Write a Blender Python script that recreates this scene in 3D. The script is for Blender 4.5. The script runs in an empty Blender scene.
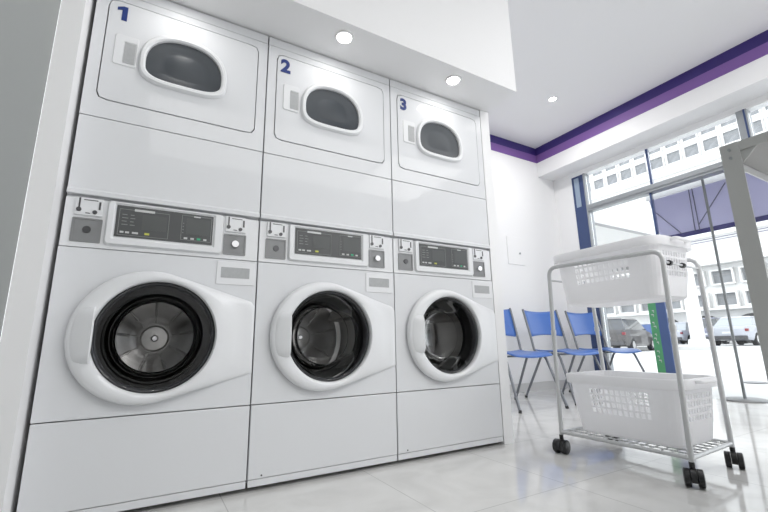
import bpy, bmesh, math, random
from mathutils import Vector, Matrix, Euler
R = math.radians
random.seed(4)
S = bpy.context.scene
C = S.collection
PI = math.pi

# ---------------- camera, world, lights, exposure ----------------
cam_d = bpy.data.cameras.new('camera')
cam_d.sensor_width = 36.0
cam_d.lens = 36.0 * 404.70 / 768.0
cam_d.clip_start = 0.02
cam_d.clip_end = 400
cam = bpy.data.objects.new('camera', cam_d)
C.objects.link(cam)
cam.location = (0.30577, -1.763826, 0.556763)
cam.rotation_euler = (R(102.22205), R(0.967975), R(-29.755674))
S.camera = cam

S.view_settings.view_transform = 'Standard'
S.view_settings.look = 'None'
S.view_settings.gamma = 1
S.view_settings.use_curve_mapping = False
S.view_settings.exposure = 0.3

w = bpy.data.worlds.new('overcast_sky')
S.world = w
w.use_nodes = True
wb = w.node_tree.nodes['Background']
wb.inputs[0].default_value = (0.93, 0.96, 1.0, 1)
wb.inputs[1].default_value = 2.25


def area(name, loc, size, power, rot=(0, 0, 0), col=(1, 1, 1), shape='RECTANGLE'):
    l = bpy.data.lights.new(name, 'AREA')
    l.shape = shape
    l.size = size[0]
    if shape == 'RECTANGLE':
        l.size_y = size[1]
    l.energy = power
    l.color = col
    o = bpy.data.objects.new(name, l)
    o.location = loc
    o.rotation_euler = rot
    C.objects.link(o)
    return o


# added unseen fill lights at ceiling height, behind and right of the camera
area('added_ceiling_fill', (1.5, -3.3, 3.07), (2.8, 1.5), 42, col=(1, 0.99, 0.97))
area('added_ceiling_fill', (3.6, -3.3, 3.07), (1.2, 1.5), 34, col=(1, 0.99, 0.97))
area('added_ceiling_fill', (3.3, -1.3, 3.07), (1.2, 0.6), 13, col=(1, 0.99, 0.97))


# ---------------- materials ----------------
def mat(name, col, rough=0.5, metal=0.0, coat=0.0, bump=0.0, bscale=60, var=0.0, vscale=4, trans=0.0, spec=0.5, sss=0.0):
    m = bpy.data.materials.new(name)
    m.use_nodes = True
    nt = m.node_tree
    b = nt.nodes['Principled BSDF']
    b.inputs['Base Color'].default_value = (*col, 1)
    b.inputs['Roughness'].default_value = rough
    b.inputs['Metallic'].default_value = metal
    b.inputs['Coat Weight'].default_value = coat
    b.inputs['Coat Roughness'].default_value = 0.03
    b.inputs['Specular IOR Level'].default_value = spec
    tc = nt.nodes.new('ShaderNodeTexCoord')
    if var > 0:
        n = nt.nodes.new('ShaderNodeTexNoise')
        n.inputs['Scale'].default_value = vscale
        n.inputs['Detail'].default_value = 5
        nt.links.new(tc.outputs['Object'], n.inputs['Vector'])
        mx = nt.nodes.new('ShaderNodeMix')
        mx.data_type = 'RGBA'
        mx.inputs[6].default_value = (*[max(0, c * (1 - var)) for c in col], 1)
        mx.inputs[7].default_value = (*[min(1, c * (1 + var)) for c in col], 1)
        nt.links.new(n.outputs['Fac'], mx.inputs[0])
        nt.links.new(mx.outputs[2], b.inputs['Base Color'])
    if bump > 0:
        n2 = nt.nodes.new('ShaderNodeTexNoise')
        n2.inputs['Scale'].default_value = bscale
        n2.inputs['Detail'].default_value = 3
        nt.links.new(tc.outputs['Object'], n2.inputs['Vector'])
        bp = nt.nodes.new('ShaderNodeBump')
        bp.inputs['Strength'].default_value = bump
        bp.inputs['Distance'].default_value = 0.002
        nt.links.new(n2.outputs['Fac'], bp.inputs['Height'])
        nt.links.new(bp.outputs['Normal'], b.inputs['Normal'])
    if trans > 0:
        # thin translucent plastic
        tr = nt.nodes.new('ShaderNodeBsdfTranslucent')
        tr.inputs['Color'].default_value = (*col, 1)
        ms = nt.nodes.new('ShaderNodeMixShader')
        ms.inputs[0].default_value = trans
        out = nt.nodes['Material Output']
        nt.links.new(b.outputs[0], ms.inputs[1])
        nt.links.new(tr.outputs[0], ms.inputs[2])
        nt.links.new(ms.outputs[0], out.inputs['Surface'])
    return m


def glass_mat(name, tint, refl=1.0, rough=0.02, ior=1.45):
    m = bpy.data.materials.new(name)
    m.use_nodes = True
    nt = m.node_tree
    for n in list(nt.nodes):
        nt.nodes.remove(n)
    out = nt.nodes.new('ShaderNodeOutputMaterial')
    t = nt.nodes.new('ShaderNodeBsdfTransparent')
    t.inputs[0].default_value = (*tint, 1)
    g = nt.nodes.new('ShaderNodeBsdfGlossy')
    g.inputs['Color'].default_value = (refl, refl, refl, 1)
    g.inputs['Roughness'].default_value = rough
    f = nt.nodes.new('ShaderNodeFresnel')
    f.inputs[0].default_value = ior
    ms = nt.nodes.new('ShaderNodeMixShader')
    nt.links.new(f.outputs[0], ms.inputs[0])
    nt.links.new(t.outputs[0], ms.inputs[1])
    nt.links.new(g.outputs[0], ms.inputs[2])
    nt.links.new(ms.outputs[0], out.inputs[0])
    return m


def emit_mat(name, col, s):
    m = bpy.data.materials.new(name)
    m.use_nodes = True
    b = m.node_tree.nodes['Principled BSDF']
    b.inputs['Base Color'].default_value = (*col, 1)
    b.inputs['Emission Color'].default_value = (*col, 1)
    b.inputs['Emission Strength'].default_value = s
    return m


def floor_mat():
    m = bpy.data.materials.new('polished_floor_tile')
    m.use_nodes = True
    nt = m.node_tree
    b = nt.nodes['Principled BSDF']
    tc = nt.nodes.new('ShaderNodeTexCoord')
    n = nt.nodes.new('ShaderNodeTexNoise')
    n.inputs['Scale'].default_value = 3.0
    n.inputs['Detail'].default_value = 8
    n.inputs['Distortion'].default_value = 1.4
    nt.links.new(tc.outputs['Object'], n.inputs['Vector'])
    cr = nt.nodes.new('ShaderNodeValToRGB')
    cr.color_ramp.elements[0].position = 0.3
    cr.color_ramp.elements[0].color = (0.64, 0.637, 0.625, 1)
    cr.color_ramp.elements[1].position = 0.62
    cr.color_ramp.elements[1].color = (0.75, 0.747, 0.735, 1)
    nt.links.new(n.outputs['Fac'], cr.inputs[0])
    br = nt.nodes.new('ShaderNodeTexBrick')
    br.offset = 0.0
    br.inputs['Scale'].default_value = 1.0
    br.inputs['Brick Width'].default_value = 0.6
    br.inputs['Row Height'].default_value = 0.6
    br.inputs['Mortar Size'].default_value = 0.002
    br.inputs['Mortar Smooth'].default_value = 0.2
    br.inputs['Mortar'].default_value = (0.50, 0.50, 0.49, 1)
    nt.links.new(tc.outputs['Object'], br.inputs['Vector'])
    nt.links.new(cr.outputs[0], br.inputs['Color1'])
    nt.links.new(cr.outputs[0], br.inputs['Color2'])
    nt.links.new(br.outputs['Color'], b.inputs['Base Color'])
    n3 = nt.nodes.new('ShaderNodeTexNoise')
    n3.inputs['Scale'].default_value = 9
    nt.links.new(tc.outputs['Object'], n3.inputs['Vector'])
    mr = nt.nodes.new('ShaderNodeMapRange')
    mr.inputs[3].default_value = 0.04
    mr.inputs[4].default_value = 0.11
    nt.links.new(n3.outputs['Fac'], mr.inputs[0])
    nt.links.new(mr.outputs[0], b.inputs['Roughness'])
    b.inputs['Specular IOR Level'].default_value = 0.75
    return m


M = {}
M['wall'] = mat('white_wall_paint', (0.88, 0.88, 0.89), 0.7, bump=0.05, bscale=120)
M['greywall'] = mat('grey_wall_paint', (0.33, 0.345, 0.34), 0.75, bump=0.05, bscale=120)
M['ceil'] = mat('ceiling_paint', (0.88, 0.88, 0.89), 0.85, bump=0.04, bscale=80)
M['navy'] = mat('dark_purple_band_paint', (0.035, 0.018, 0.16), 0.5)
M['purple'] = mat('light_purple_band_paint', (0.20, 0.10, 0.34), 0.5)
M['floor'] = floor_mat()
M['enamel'] = mat('white_enamel', (0.74, 0.752, 0.775), 0.6, coat=0.3, spec=0.25, bump=0.01, bscale=30)
M['plastic'] = mat('white_plastic', (0.79, 0.80, 0.82), 0.32, coat=0.2)
M['darkgap'] = mat('dark_inner', (0.03, 0.03, 0.032), 0.8)
M['gasket'] = mat('black_rubber', (0.010, 0.010, 0.011), 0.6, spec=0.2)
M['rim'] = mat('smoked_rim', (0.035, 0.036, 0.04), 0.22, coat=0.6)
M['drum'] = mat('drum_steel', (0.72, 0.72, 0.72), 0.28, metal=1.0)
M['drumback'] = mat('drum_back_steel', (0.60, 0.59, 0.58), 0.30, metal=0.85)
M['porthole'] = glass_mat('porthole_glass', (0.86, 0.86, 0.86), 0.34, 0.02, 1.45)
M['dryglass'] = mat('smoked_window', (0.045, 0.053, 0.063), 0.36, spec=0.35)
M['dryinner'] = mat('dryer_drum_steel', (0.30, 0.33, 0.37), 0.4, metal=0.5)
M['panel'] = mat('control_display_grey', (0.068, 0.072, 0.074), 0.4, coat=0.2)
M['panelin'] = mat('display_inset_grey', (0.085, 0.092, 0.092), 0.35)
M['print'] = mat('white_print', (0.62, 0.63, 0.63), 0.6)
M['greyprint'] = mat('grey_print', (0.28, 0.29, 0.29), 0.6)
M['yellow'] = mat('yellow_button', (0.55, 0.56, 0.10), 0.5)
M['green'] = mat('green_button', (0.05, 0.42, 0.22), 0.5)
M['coin'] = mat('brushed_grey_steel', (0.25, 0.255, 0.26), 0.5, metal=0.3, var=0.08, vscale=30)
M['chrome'] = mat('chrome', (0.72, 0.72, 0.73), 0.18, metal=1.0)
M['darkmetal'] = mat('dark_metal', (0.10, 0.10, 0.105), 0.35, metal=0.7)
M['label'] = mat('grey_label', (0.42, 0.43, 0.44), 0.6, var=0.12, vscale=90)
M['blueink'] = mat('blue_number_vinyl', (0.012, 0.035, 0.19), 0.5)
M['lampring'] = mat('white_lamp_ring', (0.85, 0.85, 0.85), 0.35)
M['lampglow'] = emit_mat('lamp_glow', (1, 0.98, 0.95), 22)
M['basket'] = mat('white_basket_plastic', (0.95, 0.95, 0.96), 0.38, trans=0.52)
M['tube'] = mat('silver_painted_tube', (0.58, 0.59, 0.60), 0.32, metal=0.25, coat=0.2)
M['black'] = mat('black_plastic', (0.012, 0.012, 0.013), 0.35)
M['chairblue'] = mat('blue_plastic', (0.065, 0.165, 0.50), 0.36, coat=0.15, bump=0.03, bscale=200)
M['chairleg'] = mat('chair_steel', (0.20, 0.21, 0.23), 0.35, metal=0.6)
M['tablemetal'] = mat('grey_table_paint', (0.50, 0.505, 0.50), 0.45, coat=0.1)
M['tabletop'] = mat('grey_table_board', (0.46, 0.46, 0.46), 0.6)
M['frameblue'] = mat('blue_window_frame', (0.045, 0.075, 0.19), 0.4)
M['framelight'] = mat('light_blue_frame', (0.32, 0.40, 0.52), 0.4)
M['framegrey'] = mat('grey_aluminium_frame', (0.34, 0.36, 0.38), 0.4, metal=0.2)
M['glass'] = glass_mat('window_glass', (0.97, 0.98, 0.98), 1.0, 0.0, 1.3)
M['signgreen'] = mat('green_sign_vinyl', (0.10, 0.36, 0.17), 0.5)
M['signblue'] = mat('blue_sign_vinyl', (0.08, 0.13, 0.29), 0.5)
M['awning'] = mat('purple_awning_canvas', (0.56, 0.55, 0.70), 0.8, trans=0.4)
M['cassette'] = mat('white_awning_cassette', (0.92, 0.92, 0.92), 0.5, trans=0.6)
M['awnedge'] = mat('navy_awning_edge', (0.035, 0.03, 0.16), 0.7)
M['awnbar'] = mat('awning_bar_grey', (0.16, 0.16, 0.22), 0.5)
M['facade'] = mat('white_facade', (0.72, 0.72, 0.71), 0.8)
M['facade2'] = mat('facade_window_shade', (0.24, 0.25, 0.26), 0.5, var=0.4, vscale=1.3)
M['recess'] = mat('facade_recess', (0.30, 0.30, 0.30), 0.8)
M['ground'] = mat('pale_pavement', (0.60, 0.60, 0.59), 0.8, var=0.06, vscale=1.5)
M['garage'] = mat('dark_garage_opening', (0.09, 0.09, 0.09), 0.8)
M['cardark'] = mat('dark_car_paint', (0.045, 0.042, 0.042), 0.3, coat=0.8)
M['carbluegrey'] = mat('blue_grey_car_paint', (0.20, 0.21, 0.28), 0.3, coat=0.8)
M['carwhite'] = mat('white_car_paint', (0.42, 0.44, 0.49), 0.3, coat=0.8)
M['cargrey'] = mat('silver_car_paint', (0.42, 0.43, 0.45), 0.3, coat=0.8)
M['carglass'] = mat('car_glass', (0.06, 0.065, 0.07), 0.1, coat=1.0)
M['carglasslight'] = mat('pale_car_glass', (0.30, 0.33, 0.36), 0.1, coat=1.0)
M['taillight'] = mat('tail_light_red', (0.22, 0.03, 0.035), 0.3)
M['tyre'] = mat('tyre_rubber', (0.015, 0.015, 0.016), 0.7)


# ---------------- helpers ----------------
def obj(name, bm, m, parent=None, smooth=False, bevel=0.0, kind=None):
    me = bpy.data.meshes.new(name)
    bmesh.ops.recalc_face_normals(bm, faces=bm.faces)
    bm.to_mesh(me)
    bm.free()
    if smooth:
        for p in me.polygons:
            p.use_smooth = True
    o = bpy.data.objects.new(name, me)
    C.objects.link(o)
    if m:
        me.materials.append(m)
    if parent:
        o.parent = parent
    if bevel:
        b = o.modifiers.new('bevel', 'BEVEL')
        b.width = bevel
        b.segments = 2
        b.limit_method = 'ANGLE'
        b.angle_limit = R(40)
    if smooth:
        ws = o.modifiers.new('wn', 'EDGE_SPLIT')
        ws.split_angle = R(38)
    if kind:
        o['kind'] = kind
    return o


def thing(name, label, cat, loc=(0, 0, 0), rz=0, group=None):
    o = bpy.data.objects.new(name, None)
    o.empty_display_size = 0.1
    C.objects.link(o)
    o.location = loc
    o.rotation_euler = (0, 0, rz)
    return tag(o, label, cat, group)


def tag(o, label, cat, group=None):
    o['label'] = label
    o['category'] = cat
    if group:
        o['group'] = group
    return o


def bx(bm, x0, x1, y0, y1, z0, z1):
    r = bmesh.ops.create_cube(bm, size=1)
    for v in r['verts']:
        v.co = Vector(((x0 + x1) / 2 + v.co.x * (x1 - x0), (y0 + y1) / 2 + v.co.y * (y1 - y0), (z0 + z1) / 2 + v.co.z * (z1 - z0)))
    return bm


def B(*a):
    return bx(bmesh.new(), *a)


def open_box(x0, x1, y0, y1, z0, z1, th=0.008):
    """box without a front, walls th thick"""
    def r(d, y):
        return [(x0 + d, y, z0 + d), (x1 - d, y, z0 + d), (x1 - d, y, z1 - d), (x0 + d, y, z1 - d)]
    return loft(bmesh.new(), [r(th, y1 - th), r(th, y0), r(0, y0), r(0, y1)], True, True)


def rframe(bm, x0, x1, z0, z1, e, y0, y1):
    """rectangular ring in the xz plane"""
    def r(d, y):
        return [(x0 + d, y, z0 + d), (x1 - d, y, z0 + d), (x1 - d, y, z1 - d), (x0 + d, y, z1 - d)]
    rs = [r(0, y0), r(e, y0), r(e, y1), r(0, y1)]
    return loft(bm, rs + [rs[0]])


def paint_on(o, bm, m):
    """surface print: joins geometry to the part's own mesh as a second material"""
    me = o.data
    me.materials.append(m)
    idx = len(me.materials) - 1
    tmp = bpy.data.meshes.new('tmp')
    bmesh.ops.recalc_face_normals(bm, faces=bm.faces)
    for f in bm.faces:
        f.material_index = idx
    bm.to_mesh(tmp)
    bm.free()
    b2_ = bmesh.new()
    b2_.from_mesh(me)
    b2_.from_mesh(tmp)
    b2_.to_mesh(me)
    b2_.free()
    bpy.data.meshes.remove(tmp)


def struct(name, bm, m, **k):
    return obj(name, bm, m, kind='structure', **k)


def tube(bm, pts, r, seg=10, closed=False):
    """sweep a circle along a polyline"""
    pts = [Vector(p) for p in pts]
    n = len(pts)
    rings = []
    up = None
    for i, p in enumerate(pts):
        if closed:
            d = (pts[(i + 1) % n] - pts[i - 1]).normalized()
        elif i == 0:
            d = (pts[1] - pts[0]).normalized()
        elif i == n - 1:
            d = (pts[-1] - pts[-2]).normalized()
        else:
            d = ((pts[i + 1] - p).normalized() + (p - pts[i - 1]).normalized()).normalized()
        if up is None:
            up = Vector((0, 0, 1)) if abs(d.z) < 0.9 else Vector((1, 0, 0))
        a = (up - d * up.dot(d)).normalized()
        up = a
        b = d.cross(a)
        rr = r[i] if isinstance(r, (list, tuple)) else r
        rings.append([bm.verts.new(p + (a * math.cos(2 * PI * k / seg) + b * math.sin(2 * PI * k / seg)) * rr) for k in range(seg)])
    m = n if closed else n - 1
    for i in range(m):
        A, Bq = rings[i], rings[(i + 1) % n]
        for k in range(seg):
            bm.faces.new((A[k], A[(k + 1) % seg], Bq[(k + 1) % seg], Bq[k]))
    if not closed:
        bm.faces.new(rings[0][::-1])
        bm.faces.new(rings[-1])
    return bm


def T(pts, r, seg=10, closed=False):
    return tube(bmesh.new(), pts, r, seg, closed)


def fillet(pts, rad, n=6):
    """round the inner corners of a polyline"""
    pts = [Vector(p) for p in pts]
    out = [pts[0]]
    for i in range(1, len(pts) - 1):
        a = (pts[i - 1] - pts[i])
        b = (pts[i + 1] - pts[i])
        ra = min(rad, a.length * 0.49, b.length * 0.49)
        p0 = pts[i] + a.normalized() * ra
        p1 = pts[i] + b.normalized() * ra
        for k in range(n + 1):
            t = k / n
            out.append((1 - t) ** 2 * p0 + 2 * t * (1 - t) * pts[i] + t * t * p1)
    out.append(pts[-1])
    return out


def cyl(bm, p0, p1, r, seg=24, r2=None):
    return tube(bm, [p0, p1], [r, r if r2 is None else r2], seg)


def loft(bm, rings, cap0=False, cap1=False, closed=True):
    vs = [[bm.verts.new(p) for p in ring] for ring in rings]
    n = len(vs[0])
    for i in range(len(vs) - 1):
        for k in range(n if closed else n - 1):
            bm.faces.new((vs[i][k], vs[i][(k + 1) % n], vs[i + 1][(k + 1) % n], vs[i + 1][k]))
    if cap0:
        bm.faces.new(vs[0][::-1])
    if cap1:
        bm.faces.new(vs[-1])
    return bm


def rrect(x0, x1, z0, z1, r, n=6):
    """rounded rectangle outline in (x, z)"""
    o = []
    for cx, cz, a0 in ((x1 - r, z1 - r, 0), (x0 + r, z1 - r, 90), (x0 + r, z0 + r, 180), (x1 - r, z0 + r, 270)):
        for k in range(n + 1):
            a = R(a0 + 90 * k / n)
            o.append((cx + r * math.cos(a), cz + r * math.sin(a)))
    return o


def plate(outline, y0, y1):
    bm = bmesh.new()
    return loft(bm, [[(x, y1, z) for x, z in outline], [(x, y0, z) for x, z in outline]], True, True)


def text_part(txt, size, x, y, z, m, parent, name='number', bold=0.0, depth=0.001):
    cu = bpy.data.curves.new('txt', 'FONT')
    cu.body = txt
    cu.size = size
    cu.offset = bold
    cu.extrude = depth
    t = bpy.data.objects.new('txt', cu)
    C.objects.link(t)
    dg = bpy.context.evaluated_depsgraph_get()
    me = bpy.data.meshes.new_from_object(t.evaluated_get(dg))
    bpy.data.objects.remove(t)
    me.transform(Matrix.Translation((x, y, z)) @ Matrix.Rotation(PI / 2, 4, 'X'))
    o = bpy.data.objects.new(name, me)
    C.objects.link(o)
    me.materials.clear()
    me.materials.append(m)
    if parent:
        o.parent = parent
    return o


def copy_tree(o, parent=None):
    c = o.copy()
    C.objects.link(c)
    c.parent = parent
    for ch in list(o.children):
        copy_tree(ch, c)
    return c


# ---------------- structure ----------------
XW = 4.93      # window wall plane
YB = 1.585     # wall behind the chairs
ZC = 3.10
XB = 4.63      # face of the beam
YF = -4.6      # wall behind the camera

struct('floor', B(-0.4, XW + 0.06, YF, YB + 0.1, -0.06, 0), M['floor'])
struct('ceiling', B(-0.4, XW + 0.1, YF, YB + 0.1, ZC, ZC + 0.1), M['ceil'])
struct('wall_back', B(2.145, XW + 0.1, YB, YB + 0.12, 0, ZC), M['wall'])
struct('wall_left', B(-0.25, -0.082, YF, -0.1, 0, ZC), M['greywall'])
struct('wall_behind', B(-0.25, XW + 0.1, YF - 0.1, YF, 0, ZC), M['wall'])
struct('wall_alcove_left', B(-0.0815, -0.012, -0.1, YB, 0, 2.055), M['wall'])
struct('wall_alcove_right', B(2.072, 2.145, 0.0, YB, 0, 2.055), M['wall'])
struct('wall_alcove_back', B(-0.003, 2.072, 0.95, 1.0, 0, 2.055), M['greywall'])
struct('wall_bulkhead', B(-0.0815, 2.135, -0.255, YB, 2.056, ZC), M['wall'])
struct('ceiling_beam', B(XB, XW + 0.1, YF, YB, 2.69, ZC), M['wall'])
struct('wall_window_jamb', B(XW, XW + 0.12, 1.315, YB, 0, 2.69), M['wall'])
struct('wall_window_head', B(XW, XW + 0.12, YF, 1.315, 2.63, 2.69), M['wall'])
struct('trim_1', B(XB - 0.006, XB, YF, YB - 0.006, 2.995, ZC), M['navy'])
struct('trim_2', B(XB - 0.006, XB, YF, YB - 0.006, 2.89, 2.995), M['purple'])
struct('trim_3', B(2.136, XB, YB - 0.006, YB, 2.995, ZC), M['navy'])
struct('trim_4', B(2.136, XB, YB - 0.006, YB, 2.89, 2.995), M['purple'])
struct('baseboard_back', B(2.146, XW, YB - 0.014, YB, 0.0, 0.095), mat('baseboard_tile', (0.62, 0.62, 0.62), 0.35))

# window wall: frames and panes
YM1, YM2a, YM2b = 0.385, -0.435, -0.515
wf = M['framegrey']
jamb = struct('window_1', B(XW + 0.004, XW + 0.09, 1.15, 1.314, 0.0, 2.629), M['frameblue'])
obj('frame_panel', B(XW - 0.004, XW + 0.004, 1.215, 1.28, 2.215, 2.6), M['framelight'], jamb)
obj('frame_edge', B(XW - 0.012, XW + 0.09, 1.131, 1.1495, 0.0, 2.629), wf, jamb)
transom = struct('window_2', B(XW - 0.02, XW + 0.09, YF, 1.1305, 2.122, 2.205), wf, bevel=0.004)
obj('transom_lip', B(XW - 0.032, XW - 0.0205, YF, 1.1305, 2.150, 2.162), wf, transom)
m1 = struct('window_3', B(XW + 0.01, XW + 0.05, YM1 - 0.010, YM1 + 0.010, 2.206, 2.629), M['frameblue'])
obj('lower_mullion', B(XW + 0.01, XW + 0.05, YM1 + 0.022, YM1 + 0.038, 0.0, 2.121), M['frameblue'], m1)
m2 = struct('window_4', B(XW - 0.015, XW + 0.09, YM2b, YM2a, 2.206, 2.629), wf, bevel=0.003)
obj('mullion_groove', B(XW - 0.017, XW - 0.0155, YM2b + 0.012, YM2b + 0.026, 2.206, 2.629), M['frameblue'], m2)
m3 = struct('window_5', B(XW, XW + 0.07, -2.46, -2.40, 0, 2.121), wf)
for i, (a, b_, z0, z1) in enumerate(((YM1 + 0.0105, 1.13, 2.206, 2.629), (YM2a + 0.001, YM1 - 0.0105, 2.206, 2.629), (-2.4, YM2b - 0.001, 2.206, 2.629),
                                     (YF, -2.4, 2.206, 2.629), (YM1 + 0.0385, 1.13, 0.0, 2.121), (-2.4, YM1 + 0.0215, 0.0, 2.121), (YF, -2.46, 0, 2.121))):
    struct('window_%d' % (6 + i), B(XW + 0.03, XW + 0.036, a, b_, z0, z1), M['glass'])

# flush access panel on the back wall
ap = tag(obj('access_panel', B(3.935, 4.215, YB - 0.008, YB - 0.0005, 1.458, 1.80), M['wall'], bevel=0.002),
         'white flush access panel on the white wall above the blue chairs', 'panel')
bm = bmesh.new()
cyl(bm, (4.14, YB - 0.008, 1.60), (4.14, YB - 0.016, 1.60), 0.012, 16)
obj('latch', bm, M['greyprint'] if False else M['framegrey'], ap)


# ---------------- downlights ----------------
def downlight(x, y, z, label, power, group):
    t = thing('recessed_downlight', label, 'ceiling light', (x, y, z), 0, group)
    bm = bmesh.new()
    n = 32
    rings = []
    for r, h in ((0.048, -0.0005), (0.047, -0.006), (0.038, -0.007), (0.034, -0.001)):
        rings.append([(r * math.cos(2 * PI * k / n), r * math.sin(2 * PI * k / n), h) for k in range(n)])
    loft(bm, rings)
    obj('trim_ring', bm, M['lampring'], t, smooth=True)
    bm = bmesh.new()
    cyl(bm, (0, 0, -0.0005), (0, 0, -0.003), 0.033, 24)
    obj('lamp_lens', bm, M['lampglow'], t)
    l = bpy.data.lights.new('downlight_lamp', 'AREA')
    l.shape = 'DISK'
    l.size = 0.06
    l.energy = power
    l.color = (1, 0.98, 0.95)
    lo = bpy.data.objects.new('downlight_lamp', l)
    lo.location = (0, 0, -0.010)
    C.objects.link(lo)
    lo.parent = t
    return t


downlight(0.322, -0.165, 2.056, 'round recessed downlight in the lowered soffit, nearest above the dryer numbered 1', 0.35, 'soffit downlights')
downlight(1.021, -0.165, 2.056, 'round recessed downlight in the lowered soffit above the dryer numbered 2', 0.35, 'soffit downlights')
downlight(1.719, -0.160, 2.056, 'round recessed downlight in the lowered soffit above the dryer numbered 3', 0.35, 'soffit downlights')
downlight(3.854, 0.70, ZC, 'small round downlight in the high ceiling beside the purple band', 11.0, 'high ceiling downlights')

# ---------------- washing machines and dryers ----------------
W = 0.69
G = 0.0028     # half of the gap between neighbours
NA = 96


def hull(points):
    pts = sorted(set(points))
    def half(ps):
        h = []
        for p in ps:
            while len(h) >= 2 and (h[-1][0] - h[-2][0]) * (p[1] - h[-2][1]) - (h[-1][1] - h[-2][1]) * (p[0] - h[-2][0]) <= 0:
                h.pop()
            h.append(p)
        return h
    lo, up = half(pts), half(pts[::-1])
    return lo[:-1] + up[:-1]


def ray_poly(poly, c, a):
    dx, dz = math.cos(a), math.sin(a)
    best = None
    n = len(poly)
    for i in range(n):
        x1, z1 = poly[i]
        x2, z2 = poly[(i + 1) % n]
        ex, ez = x2 - x1, z2 - z1
        den = dx * ez - dz * ex
        if abs(den) < 1e-12:
            continue
        t = ((x1 - c[0]) * ez - (z1 - c[1]) * ex) / den
        s = ((x1 - c[0]) * dz - (z1 - c[1]) * dx) / den
        if t > 0 and -1e-6 <= s <= 1 + 1e-6:
            if best is None or t > best:
                best = t
    return best


def hole_plate(x0, x1, z0, z1, holepts_fn, c, y0, y1, m, name, parent, bevel=0.0, outline=None):
    """plate with a hole: outline sampled by angle around c; holepts_fn(a) -> radius"""
    rect = outline or [(x0, z0), (x1, z0), (x1, z1), (x0, z1)]
    angs = [2 * PI * k / NA for k in range(NA)]
    if outline is None:
        angs += [math.atan2(z - c[1], x - c[0]) % (2 * PI) for x, z in rect]
    angs = sorted(set(round(a, 6) for a in angs))
    out = [(c[0] + ray_poly(rect, c, a) * math.cos(a), c[1] + ray_poly(rect, c, a) * math.sin(a)) for a in angs]
    inn = [(c[0] + holepts_fn(a) * math.cos(a), c[1] + holepts_fn(a) * math.sin(a)) for a in angs]
    bm = bmesh.new()
    loft(bm, [[(x, y1, z) for x, z in inn], [(x, y0, z) for x, z in inn], [(x, y0, z) for x, z in out], [(x, y1, z) for x, z in out]])
    return obj(name, bm, m, parent, bevel=bevel)


DC = (0.333, 0.598)
ring_hull = hull([(0.3025 + 0.2415 * math.cos(2 * PI * k / 72), 0.5995 + 0.2415 * math.sin(2 * PI * k / 72)) for k in range(72)]
                 + [(0.686, 0.733), (0.686, 0.449)])


def door_ring_pts(t, y, r_in, shrink=0.0, a0=0, a1=2 * PI, n=NA, incl=False):
    o = []
    cnt = n + 1 if incl else n
    for k in range(cnt):
        a = a0 + (a1 - a0) * k / n
        ro = ray_poly(ring_hull, DC, a) - shrink
        r = ro * (1 - t) + r_in * t
        px, pz = DC[0] + r * math.cos(a), DC[1] + r * math.sin(a)
        # the hinge-side extension is flatter than the round ring
        u = min(1, max(0, (math.hypot(px - 0.3025, pz - 0.5995) - 0.238) / 0.11))
        f = 1 - 0.70 * u * u * (3 - 2 * u)
        o.append((px, y * f if y < -0.002 else y, pz))
    return o


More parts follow.
